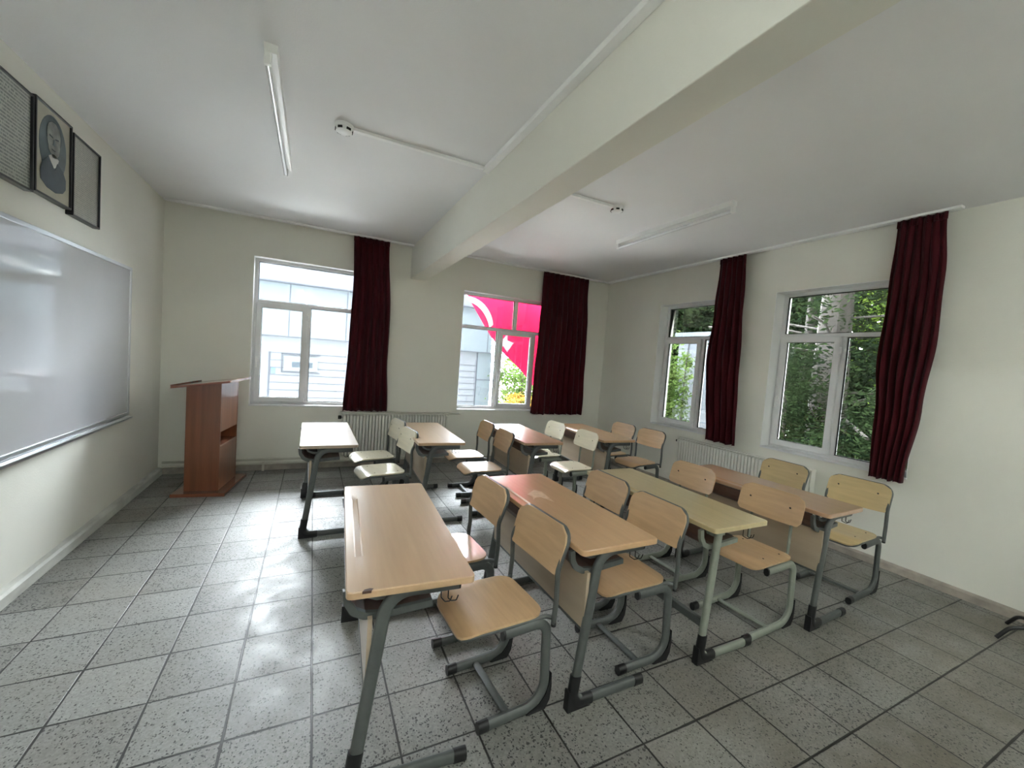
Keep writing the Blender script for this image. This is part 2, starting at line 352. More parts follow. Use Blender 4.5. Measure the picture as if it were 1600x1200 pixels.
def window(name, fn, R, fd, transom, mulls, sash, handle_left, topmull=()):
    u0, u1, z0, z1 = R; root = S(empty(name)); fw = .042
    bm = bmesh.new(); rect_frame(bm, fn, u0, u1, z0, z1, fw, fd, fd+.07)
    obj('window_frame', bm, M_pvc, root, bevel=.004)
    bm = bmesh.new(); fbox(bm, fn, u0+fw, u1-fw, transom-.022, transom+.022, fd+.004, fd+.066); obj('transom', bm, M_pvc, root, bevel=.004)
    edges = [u0+fw, *mulls, u1-fw]
    for mu in mulls:
        bm = bmesh.new(); fbox(bm, fn, mu-.022, mu+.022, z0+fw, transom-.022, fd+.004, fd+.066); obj('mullion', bm, M_pvc, root, bevel=.004)
    for mu in topmull:
        bm = bmesh.new(); fbox(bm, fn, mu-.03, mu+.03, transom+.022, z1-fw, fd+.004, fd+.066); obj('mullion', bm, M_pvc, root, bevel=.004)
    def pane(a, b, c, d, dd, gas=.008):
        g = bmesh.new(); fbox(g, fn, a+.003, b-.003, c+.003, d-.003, dd, dd+.006); p = obj('glass_pane', g, M_glass, root)
        g = bmesh.new(); rect_frame(g, fn, a, b, c, d, gas, dd-.006, dd+.012); obj('gasket', g, M_rubb, p)
    tops = [u0+fw, *topmull, u1-fw]
    for a, b in zip(tops, tops[1:]): pane(a+(.03 if a in topmull else 0), b-(.03 if b in topmull else 0), transom+.022, z1-fw, fd+.03)
    for k, (a, b) in enumerate(zip(edges, edges[1:])):
        a2, b2 = a+(.022 if a in mulls else 0), b-(.022 if b in mulls else 0)
        if k in sash:
            sw = .062; bm = bmesh.new(); rect_frame(bm, fn, a2-.008, b2+.008, z0+fw-.008, transom-.014, sw, fd-.028, fd+.035); obj('sash', bm, M_pvc, root, bevel=.006)
            pane(a2-.012+sw, b2+.012-sw, z0+fw-.012+sw, transom-.010-sw, fd)
            hl = handle_left; hu = (a2+.014 if hl else b2-.014); hz = z0+(transom-z0)*.44
            bm = bmesh.new(); fbox(bm, fn, hu-.014, hu+.014, hz-.03, hz+.035, fd-.032, fd-.022)
            h = obj('handle_plate', bm, M_white, root, bevel=.003)
            bm = bmesh.new(); fbox(bm, fn, hu-.009, hu+.009, hz-.105, hz+.015, fd-.062, fd-.047); fbox(bm, fn, hu-.008, hu+.008, hz-.008, hz+.012, fd-.05, fd-.03)
            obj('handle', bm, M_white, h, bevel=.004)
            for zz in (z0+.13, transom-.16):
                bm = bmesh.new(); hv = (b2+.012 if hl else a2-.012); fbox(bm, fn, hv-.011, hv+.011, zz-.035, zz+.035, fd-.036, fd-.015); obj('hinge', bm, M_pvc, root, bevel=.004)
        else: pane(a2, b2, z0+fw, transom-.022, fd+.03)
    for (a, b, c, d) in ((u0, u0+.005, z0+.005, z1), (u1-.005, u1, z0+.005, z1), (u0+.005, u1-.005, z1-.005, z1)):
        bm = bmesh.new(); fbox(bm, fn, a, b, c, d, -.002, fd); obj('bright_reveal_strip', bm, M_white, root)  # added white strips standing in for the brightly lit reveal
    bm = bmesh.new(); fbox(bm, fn, u0-.0, u1+.0, z0-.012, z0+.004, -.014, fd); obj('sill', bm, M_pvc, root, bevel=.003)
    return root
window('window_1', fb, W1, .115, 2.165, [1.545], [0], True)
window('window_2', fb, W2, .115, 2.135, [4.325, 5.0], [1], True, topmull=[4.62])
flr = lambda u, z, d: (XR+d, u, z)
window('window_3', flr, W3, .15, 2.165, [4.06], [1], False)
window('window_4', flr, W4, .15, 2.165, [2.345], [1], False)
portal(((W1[0]+W1[1])/2, YB+.26, 1.78), (math.radians(-90), 0, 0), 1.3, 1.9)
portal(((W2[0]+W2[1])/2, YB+.26, 1.75), (math.radians(-90), 0, 0), 2.0, 1.9)
portal((XR+.27, (W3[0]+W3[1])/2, 1.75), (0, math.radians(90), 0), 1.9, 1.4)
portal((XR+.27, (W4[0]+W4[1])/2, 1.75), (0, math.radians(90), 0), 1.9, 1.4)

# ------------------------------------------------------------ curtains
def lerp_tab(tab, z):
    tab = sorted(tab, key=lambda q: q[1])
    if z <= tab[0][1]: return tab[0][0]
    for (a, za), (b, zb) in zip(tab, tab[1:]):
        if z <= zb:
            t = (z-za)/(zb-za); t = t*t*(3-2*t); return a+(b-a)*t
    return tab[-1][0]
def curtain(fn, Lt, Rt, ztop, zbot, folds, seed, label):
    rd = random.Random(seed); nu, nz = folds*8, 40; bm = bmesh.new(); G = []
    ph = [rd.uniform(-.5, .5) for _ in range(folds+1)]; am = [rd.uniform(.6, 1.25) for _ in range(folds+1)]
    for j in range(nz+1):
        z = ztop+(zbot-ztop)*j/nz; a, b = lerp_tab(Lt, z), lerp_tab(Rt, z); row = []
        amp = .012+.028*min(1, j/nz*1.6)
        for i in range(nu+1):
            s = i/nu; q = s*folds; k = min(int(q), folds-1); f = q-k; aa = am[k]*(1-f)+am[k+1]*f; pp = ph[k]*(1-f)+ph[k+1]*f
            w = math.sin(2*math.pi*q+pp*1.2*(j/nz))
            d = -.105+amp*aa*w*1.0 + .006*math.sin(9*z+s*14)
            ss = s+.18/folds*math.sin(4*math.pi*q)*.5
            zz = z+(0.012*w*math.cos(q*3) if j == nz else 0)
            row.append(bm.verts.new(fn(a+(b-a)*ss, zz, d)))
        G.append(row)
    for j in range(nz):
        for i in range(nu): bm.faces.new((G[j][i], G[j][i+1], G[j+1][i+1], G[j+1][i]))
    o = obj('curtain', bm, M_red, smooth=180); sm = o.modifiers.new('solid', 'SOLIDIFY'); sm.thickness = .004
    # heading tape band along the top
    bm = bmesh.new(); 
    for i in range(nu):
        def P(i, z, dd):
            s = i/nu; a, b = lerp_tab(Lt, ztop), lerp_tab(Rt, ztop); return fn(a+(b-a)*s, z, -.105+.014*math.sin(2*math.pi*s*folds)+dd)
        vs_ = [bm.verts.new(P(i, ztop-.05, -.006)), bm.verts.new(P(i+1, ztop-.05, -.006)), bm.verts.new(P(i+1, ztop+.012, -.006)), bm.verts.new(P(i, ztop+.012, -.006))]; bm.faces.new(vs_)
    hd = obj('heading_tape', bm, M_red, o, smooth=180); sm = hd.modifiers.new('solid', 'SOLIDIFY'); sm.thickness = .006
    tag(o, label, 'curtain', 'dark red curtains'); return o
curtain(fb, [(2.045,3.125),(2.060,2.546),(2.041,1.773),(2.005,.80)], [(2.500,3.129),(2.560,2.09),(2.556,1.55),(2.589,.79)], 3.132, .80, 6, 1, 'dark red velvet curtain hanging right of the window beside the lectern')
curtain(fb, [(4.963,3.1),(4.956,2.35),(4.928,1.287),(4.921,.80)], [(5.865,3.11),(5.923,2.0),(5.951,.78)], 3.132, .785, 9, 2, 'widest dark red curtain, half covering the window with the flag outside')
curtain(fr, [(3.703,3.11),(3.722,2.54),(3.765,1.87),(3.666,.80)], [(3.345,3.1),(3.319,2.5),(3.282,1.72),(3.24,.80)], 3.132, .805, 5, 3, 'narrow dark red curtain above the radiator, between the two windows facing trees')
curtain(fr, [(1.913,3.12),(1.922,2.56),(1.943,1.91),(1.909,1.38),(1.90,.83)], [(1.587,3.1),(1.557,2.62),(1.556,2.08),(1.599,1.48),(1.66,.83)], 3.132, .825, 6, 4, 'dark red curtain with belly, nearest the camera beside bare wall')

# ------------------------------------------------------------ radiators and pipes
def radiator(fn, u0, u1, z0, z1, d, label, ledge=None, vu=None):
    """d: distance of front face from wall"""
    root = empty('radiator', fn((u0+u1)/2, 0, -d/2)); base = root.location.copy(); g = lambda u, z, q: tuple(Vector(fn(u, z, q))-base)
    bm = bmesh.new(); n = int((u1-u0)/.0415); st = (u1-u0)/n; P = []
    for k in range(n):
        a = u0+k*st
        P += [(a, -d+.055), (a+st*.30, -d+.055), (a+st*.36, -d), (a+st*.94, -d)]
    P.append((u1, -d+.055)); lo = [bm.verts.new(g(u, z0+.03, q)) for u, q in P]; hi = [bm.verts.new(g(u, z1-.03, q)) for u, q in P]
    lo2 = [bm.verts.new(g(u, z0, -d+.056)) for u, q in P]; hi2 = [bm.verts.new(g(u, z1, -d+.056)) for u, q in P]
    for A, B in ((lo2, lo), (lo, hi), (hi, hi2)):
        for i in range(len(P)-1): bm.faces.new((A[i], A[i+1], B[i+1], B[i]))
    p = obj('front_panel', bm, M_rad, root); sm = p.modifiers.new('solid', 'SOLIDIFY'); sm.thickness = .004; sm.offset = 1
    bm = bmesh.new(); fbox(bm, g, u0, u1, z0, z1, -.032, -.022); obj('back_panel', bm, M_rad, root)
    for a, b in ((u0-.004, u0+.003), (u1-.003, u1+.004)):
        bm = bmesh.new(); fbox(bm, g, a, b, z0+.01, z1+.004, -d+.004, -.02); obj('side_panel', bm, M_rad, root, bevel=.002)
    bm = bmesh.new(); m = int((u1-u0)/.022)
    for k in range(m): fbox(bm, g, u0+(k+.15)*(u1-u0)/m, u0+(k+.75)*(u1-u0)/m, z1-.004, z1, -d+.02, -.034)
    fbox(bm, g, u0, u1, z1-.006, z1+.002, -d, -d+.022); fbox(bm, g, u0, u1, z1-.006, z1+.002, -.036, -.02)
    obj('top_grille', bm, M_rad, root)
    for uu in (u0-.03 if vu is None else vu, ):
        bm = bmesh.new(); c = Vector(g(uu, z1-.06, -d*.5)); add_disc(bm, c, .016, .05, Vector(g(uu+1, z1-.06, -d*.5))-c); add_disc(bm, c-Vector((0,0,.02)), .02, .045, (0,0,1)); obj('valve', bm, M_dark, root, smooth=True)
    for uu in (u0+.15, u1-.15):
        bm = bmesh.new(); fbox(bm, g, uu-.015, uu+.015, z0+.02, z1-.05, -.022, -.001); obj('bracket', bm, M_rad, root)
    if ledge:
        bm = bmesh.new(); fbox(bm, g, ledge[0], ledge[1], z1+.006, z1+.020, -d-.01, -.001); obj('ledge', bm, M_pipe, root, bevel=.003)
    return tag(root, label, 'radiator')
radiator(fb, 2.01, 3.50, .16, .760, .10, 'white ribbed radiator on back wall behind the back row of desks', ledge=(1.99, 3.69))
radiator(fr, 2.38, 4.12, .16, .745, .10, 'white ribbed radiator under the two windows facing trees', vu=4.125)
def pipe(pts, r, label, sup=()):
    bm = bmesh.new(); add_tube(bm, fillet(pts, .03), r, n=10, up=(0, 0, 1)); o = obj('heating_pipe', bm, M_pipe, smooth=True)
    for s in sup: bm = bmesh.new(); add_box(bm, (s[0]-.012, s[1], 0), (s[0]+.012, YB-.0125, s[2]+r+.004)); obj('pipe_bracket', bm, M_pipe, o)
    return tag(o, label, 'pipe', 'heating pipes along the back wall')
pipe([(XL+.05, YB-.05, .152), (1.95, YB-.05, .152), (1.95, YB-.05, .20), (2.0, YB-.05, .20)], .014, 'upper cream heating pipe running low along the back wall behind the lectern')
pipe([(XL+.05, YB-.05, .098), (3.57, YB-.05, .098), (3.57, YB-.05, .30), (3.51, YB-.05, .30)], .014, 'lower cream heating pipe running low along the back wall behind the lectern', sup=[(1.1, YB-.05, .09), (1.62, YB-.05, .09)])

# ------------------------------------------------------------ whiteboard and pictures on the left wall
y0, y1, z0, z1 = 1.55, 5.08, .86, 2.245
wb = empty('whiteboard', (XL+.003, (y0+y1)/2, z0), label='large glossy whiteboard with aluminium rim on the left wall', cat='whiteboard'); wo = Vector(wb.location)
lw = lambda u, z, d: tuple(Vector((XL+.003+d, u, z))-wo)
bm = bmesh.new(); fbox(bm, lw, y0+.02, y1-.02, z0+.02, z1-.02, .001, .018); obj('writing_surface', bm, M_board, wb)
bm = bmesh.new(); rect_frame(bm, lw, y0, y1, z0, z1, .028, .0005, .028); obj('rim', bm, M_alu, wb, bevel=.003)
bm = bmesh.new(); add_prism(bm, [(.0, z0-.028), (.058, z0-.03), (.062, z0-.012), (.055, z0-.018), (.03, z0-.008), (.028, z0-.001), (.0, z0-.001)], y0, y1-.02, lambda a, b, d: lw(d, b, a)); obj('pen_tray', bm, M_alu, wb)
def stroke_mat(name, paper, ink, rows, seed):
    m = bpy.data.materials.new(name); m.use_nodes = True; n, l = m.node_tree.nodes, m.node_tree.links; b = n['Principled BSDF']
    b.inputs['Roughness'].default_value = .3; b.inputs['Coat Weight'].default_value = .4; b.inputs['Coat Roughness'].default_value = .05
    t = n.new('ShaderNodeTexCoord'); s = n.new('ShaderNodeSeparateXYZ'); l.new(t.outputs['Object'], s.inputs[0])
    def mth(op, a, v=None, bb=None):
        k = n.new('ShaderNodeMath'); k.operation = op; l.new(a, k.inputs[0])
        if bb is not None: l.new(bb, k.inputs[1])
        elif v is not None: k.inputs[1].default_value = v
        return k.outputs[0]
    row = mth('MULTIPLY', s.outputs['Z'], rows); fr_ = mth('FRACT', row); line = mth('GREATER_THAN', fr_, .42)
    cb = n.new('ShaderNodeCombineXYZ'); l.new(mth('MULTIPLY', s.outputs['Y'], 150.), cb.inputs[0]); l.new(mth('MULTIPLY', mth('FLOOR', row), 7.3), cb.inputs[1])
    nz = n.new('ShaderNodeTexNoise'); nz.inputs['Scale'].default_value = 1.; nz.inputs['Detail'].default_value = 1; l.new(cb.outputs[0], nz.inputs['Vector'])
    w = mth('MULTIPLY', mth('GREATER_THAN', nz.outputs['Fac'], .42), bb=line)
    k = n.new('ShaderNodeMix'); k.data_type = 'RGBA'; l.new(w, k.inputs[0]); k.inputs[6].default_value = (*paper, 1); k.inputs[7].default_value = (*ink, 1)
    l.new(k.outputs[2], b.inputs['Base Color']); return m
M_text1 = stroke_mat('printed_page_dense', (.42, .43, .38), (.17, .18, .17), 52, 1)
M_text2 = stroke_mat('printed_page_faint', (.40, .39, .34), (.25, .25, .235), 70, 2)
def picture(name, ya, yb, za, zb, tilt, m, label, cat):
    root = empty(name, (XL, (ya+yb)/2, za), label=label, cat=cat); w, h = (yb-ya)/2, zb-za
    mt = Matrix.Rotation(tilt, 4, 'Y')
    g = lambda u, z, d: tuple(mt @ Vector((d, u, z)))
    bm = bmesh.new(); rect_frame(bm, g, -w, w, 0, h, .012, .001, .044); obj('picture_frame', bm, M_black, root, bevel=.002)
    bm = bmesh.new(); fbox(bm, g, -w+.010, w-.010, .010, h-.010, .004, .032); pg = obj('page' if m is not M_paper else 'mount_paper', bm, m, root)
    return root, g, w, h
picture('framed_text', 3.985, 4.385, 2.425, 2.985, .0, M_text2, 'framed faded text page in thin black frame, nearest the room corner', 'picture')
picture('framed_text', 3.02, 3.535, 2.43, 2.99, .0, M_text1, 'framed densely printed page cut off by the left picture edge', 'picture')
pr, g, w, h = picture('framed_portrait', 3.553, 3.965, 2.45, 3.01, .0, M_paper, 'black framed old portrait of a person in dark suit, between two text frames', 'picture')
def pshape(name, poly, m, d, parent=pr):
    bm = bmesh.new(); add_prism(bm, [(a*1.22, .285+(b-.29)*1.0) for a, b in poly], d+.016, d+.0168, lambda a, b, q: g(a, b, q)); return obj(name, bm, m, parent)
def ell(cx, cy, a, b, n=28, t0=0, t1=360): return [(cx+a*math.cos(math.radians(t0+(t1-t0)*k/n)), cy+b*math.sin(math.radians(t0+(t1-t0)*k/n))) for k in range(n if t1-t0 == 360 else n+1)]
M_pbg = mat('portrait_backdrop', (.10, .14, .155), .35, var=.4, vscale=9); M_pface = mat('portrait_face', (.30, .31, .285), .35, var=.6, vscale=14)
M_psuit = mat('portrait_suit', (.045, .065, .08), .4, var=.2, vscale=20); M_pcol = mat('portrait_shirt', (.52, .52, .48), .4)
pshape('oval_backdrop', ell(.0, .335, .125, .195), M_pbg, .0165)
pshape('hair', ell(.006, .412, .070, .088), M_psuit, .0175)
pshape('face', [(-.060,.43),(-.058,.37),(-.045,.31),(-.01,.275),(.02,.275),(.05,.31),(.060,.36),(.064,.43),(.052,.472),(.02,.492),(-.02,.490),(-.05,.468)], M_pface, .0185)
pshape('brow', [(-.04,.405),(-.008,.40),(-.006,.392),(-.04,.395)], M_psuit, .0195); pshape('brow', [(.014,.40),(.045,.408),(.045,.398),(.014,.392)], M_psuit, .0195)
pshape('nose', [(-.002,.39),(.008,.39),(.014,.35),(-.010,.35)], M_pbg, .0195); pshape('mouth', [(-.02,.325),(.02,.325),(.012,.318),(-.012,.318)], M_psuit, .0195)
pshape('shirt_collar', [(-.045,.27),(0,.30),(.05,.28),(.03,.225),(0,.21)], M_pcol, .0185)
pshape('suit', [(-.115,.10),(-.118,.16),(-.10,.215),(-.05,.262),(-.01,.225),(.01,.20),(.035,.255),(.09,.225),(.118,.18),(.118,.12),(.09,.085),(.02,.06),(-.06,.068)], M_psuit, .0195)

# ------------------------------------------------------------ ceiling fittings
M_fill = bpy.data.materials.new('fill_light_tube'); M_fill.use_nodes = True  # emission of the added fill tubes
_b = M_fill.node_tree.nodes['Principled BSDF']; _b.inputs['Emission Color'].default_value = (.93, 1.0, .97, 1); _b.inputs['Emission Strength'].default_value = FILL_LAMP
def batten(x, ya, yb, tube_dx, label, lit=False):
    root = empty('ceiling_light', (x, (ya+yb)/2, H), label=label, cat='ceiling light', group='bare fluorescent battens'); L = (yb-ya)/2
    bm = bmesh.new(); add_prism(bm, [(-.032, 0), (.032, 0), (.028, -.045), (-.028, -.045)], -L, L, lambda a, b, d: (a, d, b)); obj('batten_body', bm, M_white, root)
    for s in (-1, 1):
        bm = bmesh.new(); add_box(bm, (tube_dx-.018, s*L-(.02 if s > 0 else 0)-.004, -.105), (tube_dx+.018, s*L+(.02 if s < 0 else 0)+.004, -.042)); obj('lamp_holder', bm, M_white, root, bevel=.005)
    bm = bmesh.new(); add_tube(bm, [(tube_dx, -L+.02, -.088), (tube_dx, L-.02, -.088)], .014, n=14, up=(0,0,1)); obj('fluorescent_tube', bm, M_fill if lit else M_tube, root, smooth=True)
batten(1.355, 2.56, 4.12, -.012, 'bare fluorescent batten on the ceiling above the aisle by the whiteboard')
batten(4.84, 2.47, 3.98, .0, 'bare fluorescent batten on the ceiling right of the beam')
batten(1.355, -3.7, -2.2, -.012, 'unseen fill batten added in the rear of the room, whiteboard side', True)  # this and the next three are added fill lamps, out of view
batten(1.355, -1.75, -.25, -.012, 'unseen fill batten added just behind the viewpoint, whiteboard side', True)
batten(4.84, -3.7, -2.2, 0, 'unseen fill batten added in the rear of the room, window side', True)
batten(4.84, -1.75, -.25, 0, 'unseen fill batten added just behind the viewpoint, window side', True)
def detector(x, y, label):
    root = empty('smoke_detector', (x, y, H), label=label, cat='smoke detector', group='smoke detectors')
    bm = bmesh.new(); add_disc(bm, (0,0,0), .062, -.018, (0,0,1), 24); obj('mounting_base', bm, M_white, root, smooth=True)
    bm = bmesh.new(); add_disc(bm, (0,0,-.018), .058, -.026, (0,0,1), 24, r2=.052); add_disc(bm, (0,0,-.044), .052, -.008, (0,0,1), 24, r2=.034); obj('sensor_head', bm, M_white, root, smooth=True)
    for k in range(6):
        a = math.pi*k/3; mt = Matrix.Rotation(a, 4, 'Z'); bm = bmesh.new(); add_box(bm, (.050, -.015, -.042), (.0575, .015, -.028), mt); obj('vent_slot', bm, M_dark, root)
detector(1.742, 3.17, 'round white smoke detector left of the beam, bigger in view')
detector(4.14, 3.18, 'round white smoke detector right of the beam, by the far batten')
def trunking(segs, label):
    bm = bmesh.new()
    for a, b in segs: add_box(bm, a, b)
    return tag(obj('cable_trunking', bm, M_white, bevel=.002), label, 'cable trunking')
trunking([((1.80, 3.155, H-.022), (2.775, 3.190, H-.0005)), ((2.775, .2, H-.035), (2.828, 3.190, H-.0005))], 'white cable trunking running along beam then across to a smoke detector')
trunking([((3.042, 3.160, H-.022), (4.08, 3.195, H-.0005))], 'short white cable trunking right of the beam leading to the far smoke detector')

# ------------------------------------------------------------ lectern
le = empty('lectern', (.655, 5.47, 0), math.radians(-8.3), label='mahogany coloured wooden lectern with sloped top in the corner by the whiteboard', cat='lectern')
box('base_board', (-.235, -.37, 0), (.245, .37, .035), M_lect2, le, bevel=.004)
def lz(x): return 1.115+(x+.25)*.16
for s in (-1, 1):
    bm = bmesh.new(); ya, yb = (s*.26-.009, s*.26+.009); add_prism(bm, [(-.155, .035), (.155, .035), (.155, lz(.155)), (-.155, lz(-.155))], ya, yb, lambda a, b, d: (a, d, b)); obj('side_panel', bm, M_lect, le, bevel=.001)
box('upper_front_panel', (.137, -.251, .66), (.153, .251, lz(.137)-.002), M_lect, le)
box('lower_front_panel', (.137, -.251, .035), (.153, .251, .50), M_lect, le)
box('shelf', (-.14, -.251, .50), (.153, .251, .518), M_lect2, le)
box('inner_back', (-.155, -.251, .035), (-.140, .251, .66), M_lect, le)
bm = bmesh.new(); add_prism(bm, [(-.26, lz(-.26)), (.255, lz(.255)), (.255, lz(.255)+.022), (-.26, lz(-.26)+.022)], -.35, .36, lambda a, b, d: (a, d, b)); obj('sloped_top', bm, M_lect2, le, bevel=.002)
bm = bmesh.new(); add_prism(bm, [(-.26, lz(-.26)+.022), (-.245, lz(-.245)+.022), (-.245, lz(-.245)+.038), (-.26, lz(-.26)+.036)], -.35, .36, lambda a, b, d: (a, d, b)); obj('book_stop', bm, M_lect2, le)

# ------------------------------------------------------------ school desk
DL, DW, DH = 1.18, .463, .81
def desk_top(bm, groove):
    r = .022; xs = [0, .003, .010, .022, .034, .040, .062, .068, .12, DW-.022, DW-.010, DW-.003, DW]
    ys = [0, .003, .010, .022, .12, .26, .275, .60, .93, .945, 1.05, DL-.022, DL-.010, DL-.003, DL]
    def mp(x, y):
        cx = r if x < r else (DW-r if x > DW-r else None); cy = r if y < r else (DL-r if y > DL-r else None)
        if cx is None or cy is None: return x, y
        u, v = (x-cx)/r, (y-cy)/r; m_, n_ = max(abs(u), abs(v)), math.hypot(u, v)
        if n_ < 1e-6: return x, y
        k = m_/n_; return cx+u*k*r, cy+v*k*r
    G = []
    for i, x in enumerate(xs):
        row = []
        for j, y in enumerate(ys):
            z = DH
            if i in (0, len(xs)-1) or j in (0, len(ys)-1): z = DH-.004
            elif groove and i in (5, 6) and 6 <= j <= 8: z = DH-.007
            elif groove and i in (5, 6) and j in (5, 9): z = DH-.001
            row.append(bm.verts.new((*mp(x, y), z)))
        G.append(row)
    for i in range(len(xs)-1):
        for j in range(len(ys)-1): bm.faces.new((G[i][j], G[i+1][j], G[i+1][j+1], G[i][j+1]))
    loop = [G[i][0] for i in range(len(xs))] + [G[-1][j] for j in range(1, len(ys))] + [G[i][-1] for i in range(len(xs)-2, -1, -1)] + [G[0][j] for j in range(len(ys)-2, 0, -1)]
    low = [bm.verts.new((v.co.x, v.co.y, DH-.026)) for v in loop]; n = len(loop)
    for k in range(n): bm.faces.new((loop[k], low[k], low[(k+1)%n], loop[(k+1)%n]))
    bm.faces.new(low)
fx = .041
def make_desk(variant):
    root = empty('school_desk')
    fm = M_framel if variant == 'open' else M_frame
    bm = bmesh.new(); desk_top(bm, True); obj('desktop', bm, M_top['beech'], root, smooth=30)
    for s, yy in ((0, .062), (1, DL-.062)):
        if variant == 'open': path = [(fx+.43, yy, .027), (fx+.008, yy, .027), (fx+.075, yy, .785)]; pts = fillet(path, [.065])
        else: path = [(fx+.43, yy, .027), (fx+.008, yy, .027), (fx+.105, yy, .758), (fx+.375, yy, .758)]; pts = fillet(path, [.065, .10])
        bm = bmesh.new(); add_tube(bm, pts, .0245, .016, n=14, power=2.6); lg = obj('leg_frame', bm, fm, root, smooth=True)
        bm = bmesh.new()                                       # black shoe wrapped round the lower bend
        add_tube(bm, fillet([(fx+.125, yy, .0255), (fx+.006, yy, .0255), (fx+.0235, yy, .165)], [.062]), .0285, .020, n=14, power=2.6)
        add_prism(bm, [(fx-.022, .0), (fx+.115, .0), (fx+.07, .02), (fx+.0, .06), (fx-.012, .10), (fx-.020, .10)], yy-.018, yy+.018, lambda a, b, d: (a, d, b))
        obj('foot_shoe', bm, M_cap, lg, smooth=True)
        bm = bmesh.new(); add_tube(bm, [(fx+.40, yy, .0265), (fx+.452, yy, .0265)], .0265, .020, n=14, power=2.6); obj('foot_cap', bm, M_cap, lg, smooth=True)
        if variant != 'open':
            bm = bmesh.new(); add_tube(bm, [(fx+.372, yy, .758), (fx+.379, yy, .758)], .0235, .0165, n=14, power=2.6); obj('tube_end_cap', bm, M_cap, lg, smooth=True)
    # storage tray: brown bent board held in grey end rails
    prof = [(Vector((a, b))) for a, b in ((.004, .778), (.010, .73), (.032, .692), (.07, .672), (.13, .665), (.32, .682))]
    pf = [(p.x, p.y) for p in fillet([(p.x, p.y, 0) for p in prof], .02, 3)]
    bm = bmesh.new(); add_sheet(bm, pf, .10, DL-.10, .010, lambda a, b, d: (a, d, b)); obj('storage_tray', bm, M_tray, root, smooth=True)
    for ya in (.084, DL-.104):
        bm = bmesh.new(); add_sheet(bm, [(a, b-.006) for a, b in pf], ya, ya+.02, .026, lambda a, b, d: (a, d, b)); obj('tray_rail', bm, fm, root, smooth=True)
        bm = bmesh.new(); add_sheet(bm, [(.05, .782), (.07, .745), (.11, .728), (.20, .728)], ya+.001, ya+.019, .016, lambda a, b, d: (a, d, b)); obj('tray_bracket', bm, fm, root, smooth=True)
    box('cross_rail', (fx+.10, .075, .742), (fx+.14, DL-.075, .782), fm, root)
    if variant == 'open':
        box('stretcher', (fx+.015, .07, .20), (fx+.045, DL-.07, .245), M_frame, root, bevel=.003)
    else:
        box('modesty_panel', (fx+.040, .062, .388), (fx+.056, DL-.062, .665), M_panel, root)
        box('panel_edge_strip', (fx+.037, .061, .376), (fx+.059, DL-.061, .389), fm, root, bevel=.002)
    for k, ux in enumerate((.35, .375)):                       # wire bag hooks at the aisle end
        bm = bmesh.new(); add_tube(bm, fillet([(ux, .075-k*.012, .783), (ux, .075-k*.012, .70), (ux+.012, .055, .692), (ux+.030, .05, .694), (ux+.036, .047, .715)], .006, 3), .0024, n=6); obj('bag_hook', bm, M_bolt, root, smooth=True)
    return root
D_panel = make_desk('panel'); D_open = make_desk('open')
desks = [  # x, y, theta, kind, laminate, label
 (1.751, 1.432, -.058, 0, 'beech', 'beech school desk nearest the camera, pen groove and chipped corner, front row left'),
 (2.746, 1.447, .010, 0, 'tan', 'tan school desk with peeled patch, second from the left in the near row'),
 (3.617, 1.444, .000, 1, 'straw', 'straw coloured school desk on pale grey legs without front panel, near row'),
 (4.621, 1.392, .035, 0, 'red', 'reddish school desk of the near row closest to the tree windows'),
 (1.547, 3.752, .007, 0, 'grey', 'pale glaring school desk nearest the lectern, back row'),
 (2.537, 3.769, -.039, 0, 'beech', 'beech school desk in front of the back wall radiator, back row'),
 (3.612, 3.665, -.044, 0, 'red', 'school desk with red flag reflection on its top, back row'),
 (4.649, 3.695, -.050, 0, 'tan', 'tan school desk of the back row closest to the room corner')]
used = set()
def swap_mat(o, m):
    me = o.data.copy(); me.materials[0] = m; o.data = me
DESK = []
for (x, y, th, kd, wd, lab) in desks:
    src = D_open if kd else D_panel
    o = src if kd not in used else copy_tree(src); used.add(kd); o.location = (x, y, 0); o.rotation_euler = (0, 0, th)
    DESK.append((o, wd)); tag(o, lab, 'desk', 'two seat school desks')
for o, wd in DESK:
    for c in kids(o):
        if c.name.startswith('desktop'): swap_mat(c, M_top[wd])
M_patch = mat('bare_chipboard_patch', (.66, .47, .31), .5, var=.2, vscale=40)
bm = bmesh.new(); add_prism(bm, [(.125,.765),(.17,.80),(.215,.835),(.245,.79),(.235,.70),(.222,.59),(.205,.64),(.185,.70),(.15,.70),(.115,.665),(.14,.72)], DH-.001, DH+.0006, lambda a, b, d: (a, b, d)); obj('peeled_patch', bm, M_patch, DESK[1][0])
# chipped corner of the nearest desk
bm = bmesh.new(); add_prism(bm, [(.052, .0), (.060, .012), (.078, .016), (.090, .010), (.082, .0)], DH-.009, DH+.0006, lambda a, b, d: (a, b-.0008, d)); obj('chip_mark', bm, M_tray, DESK[0][0])

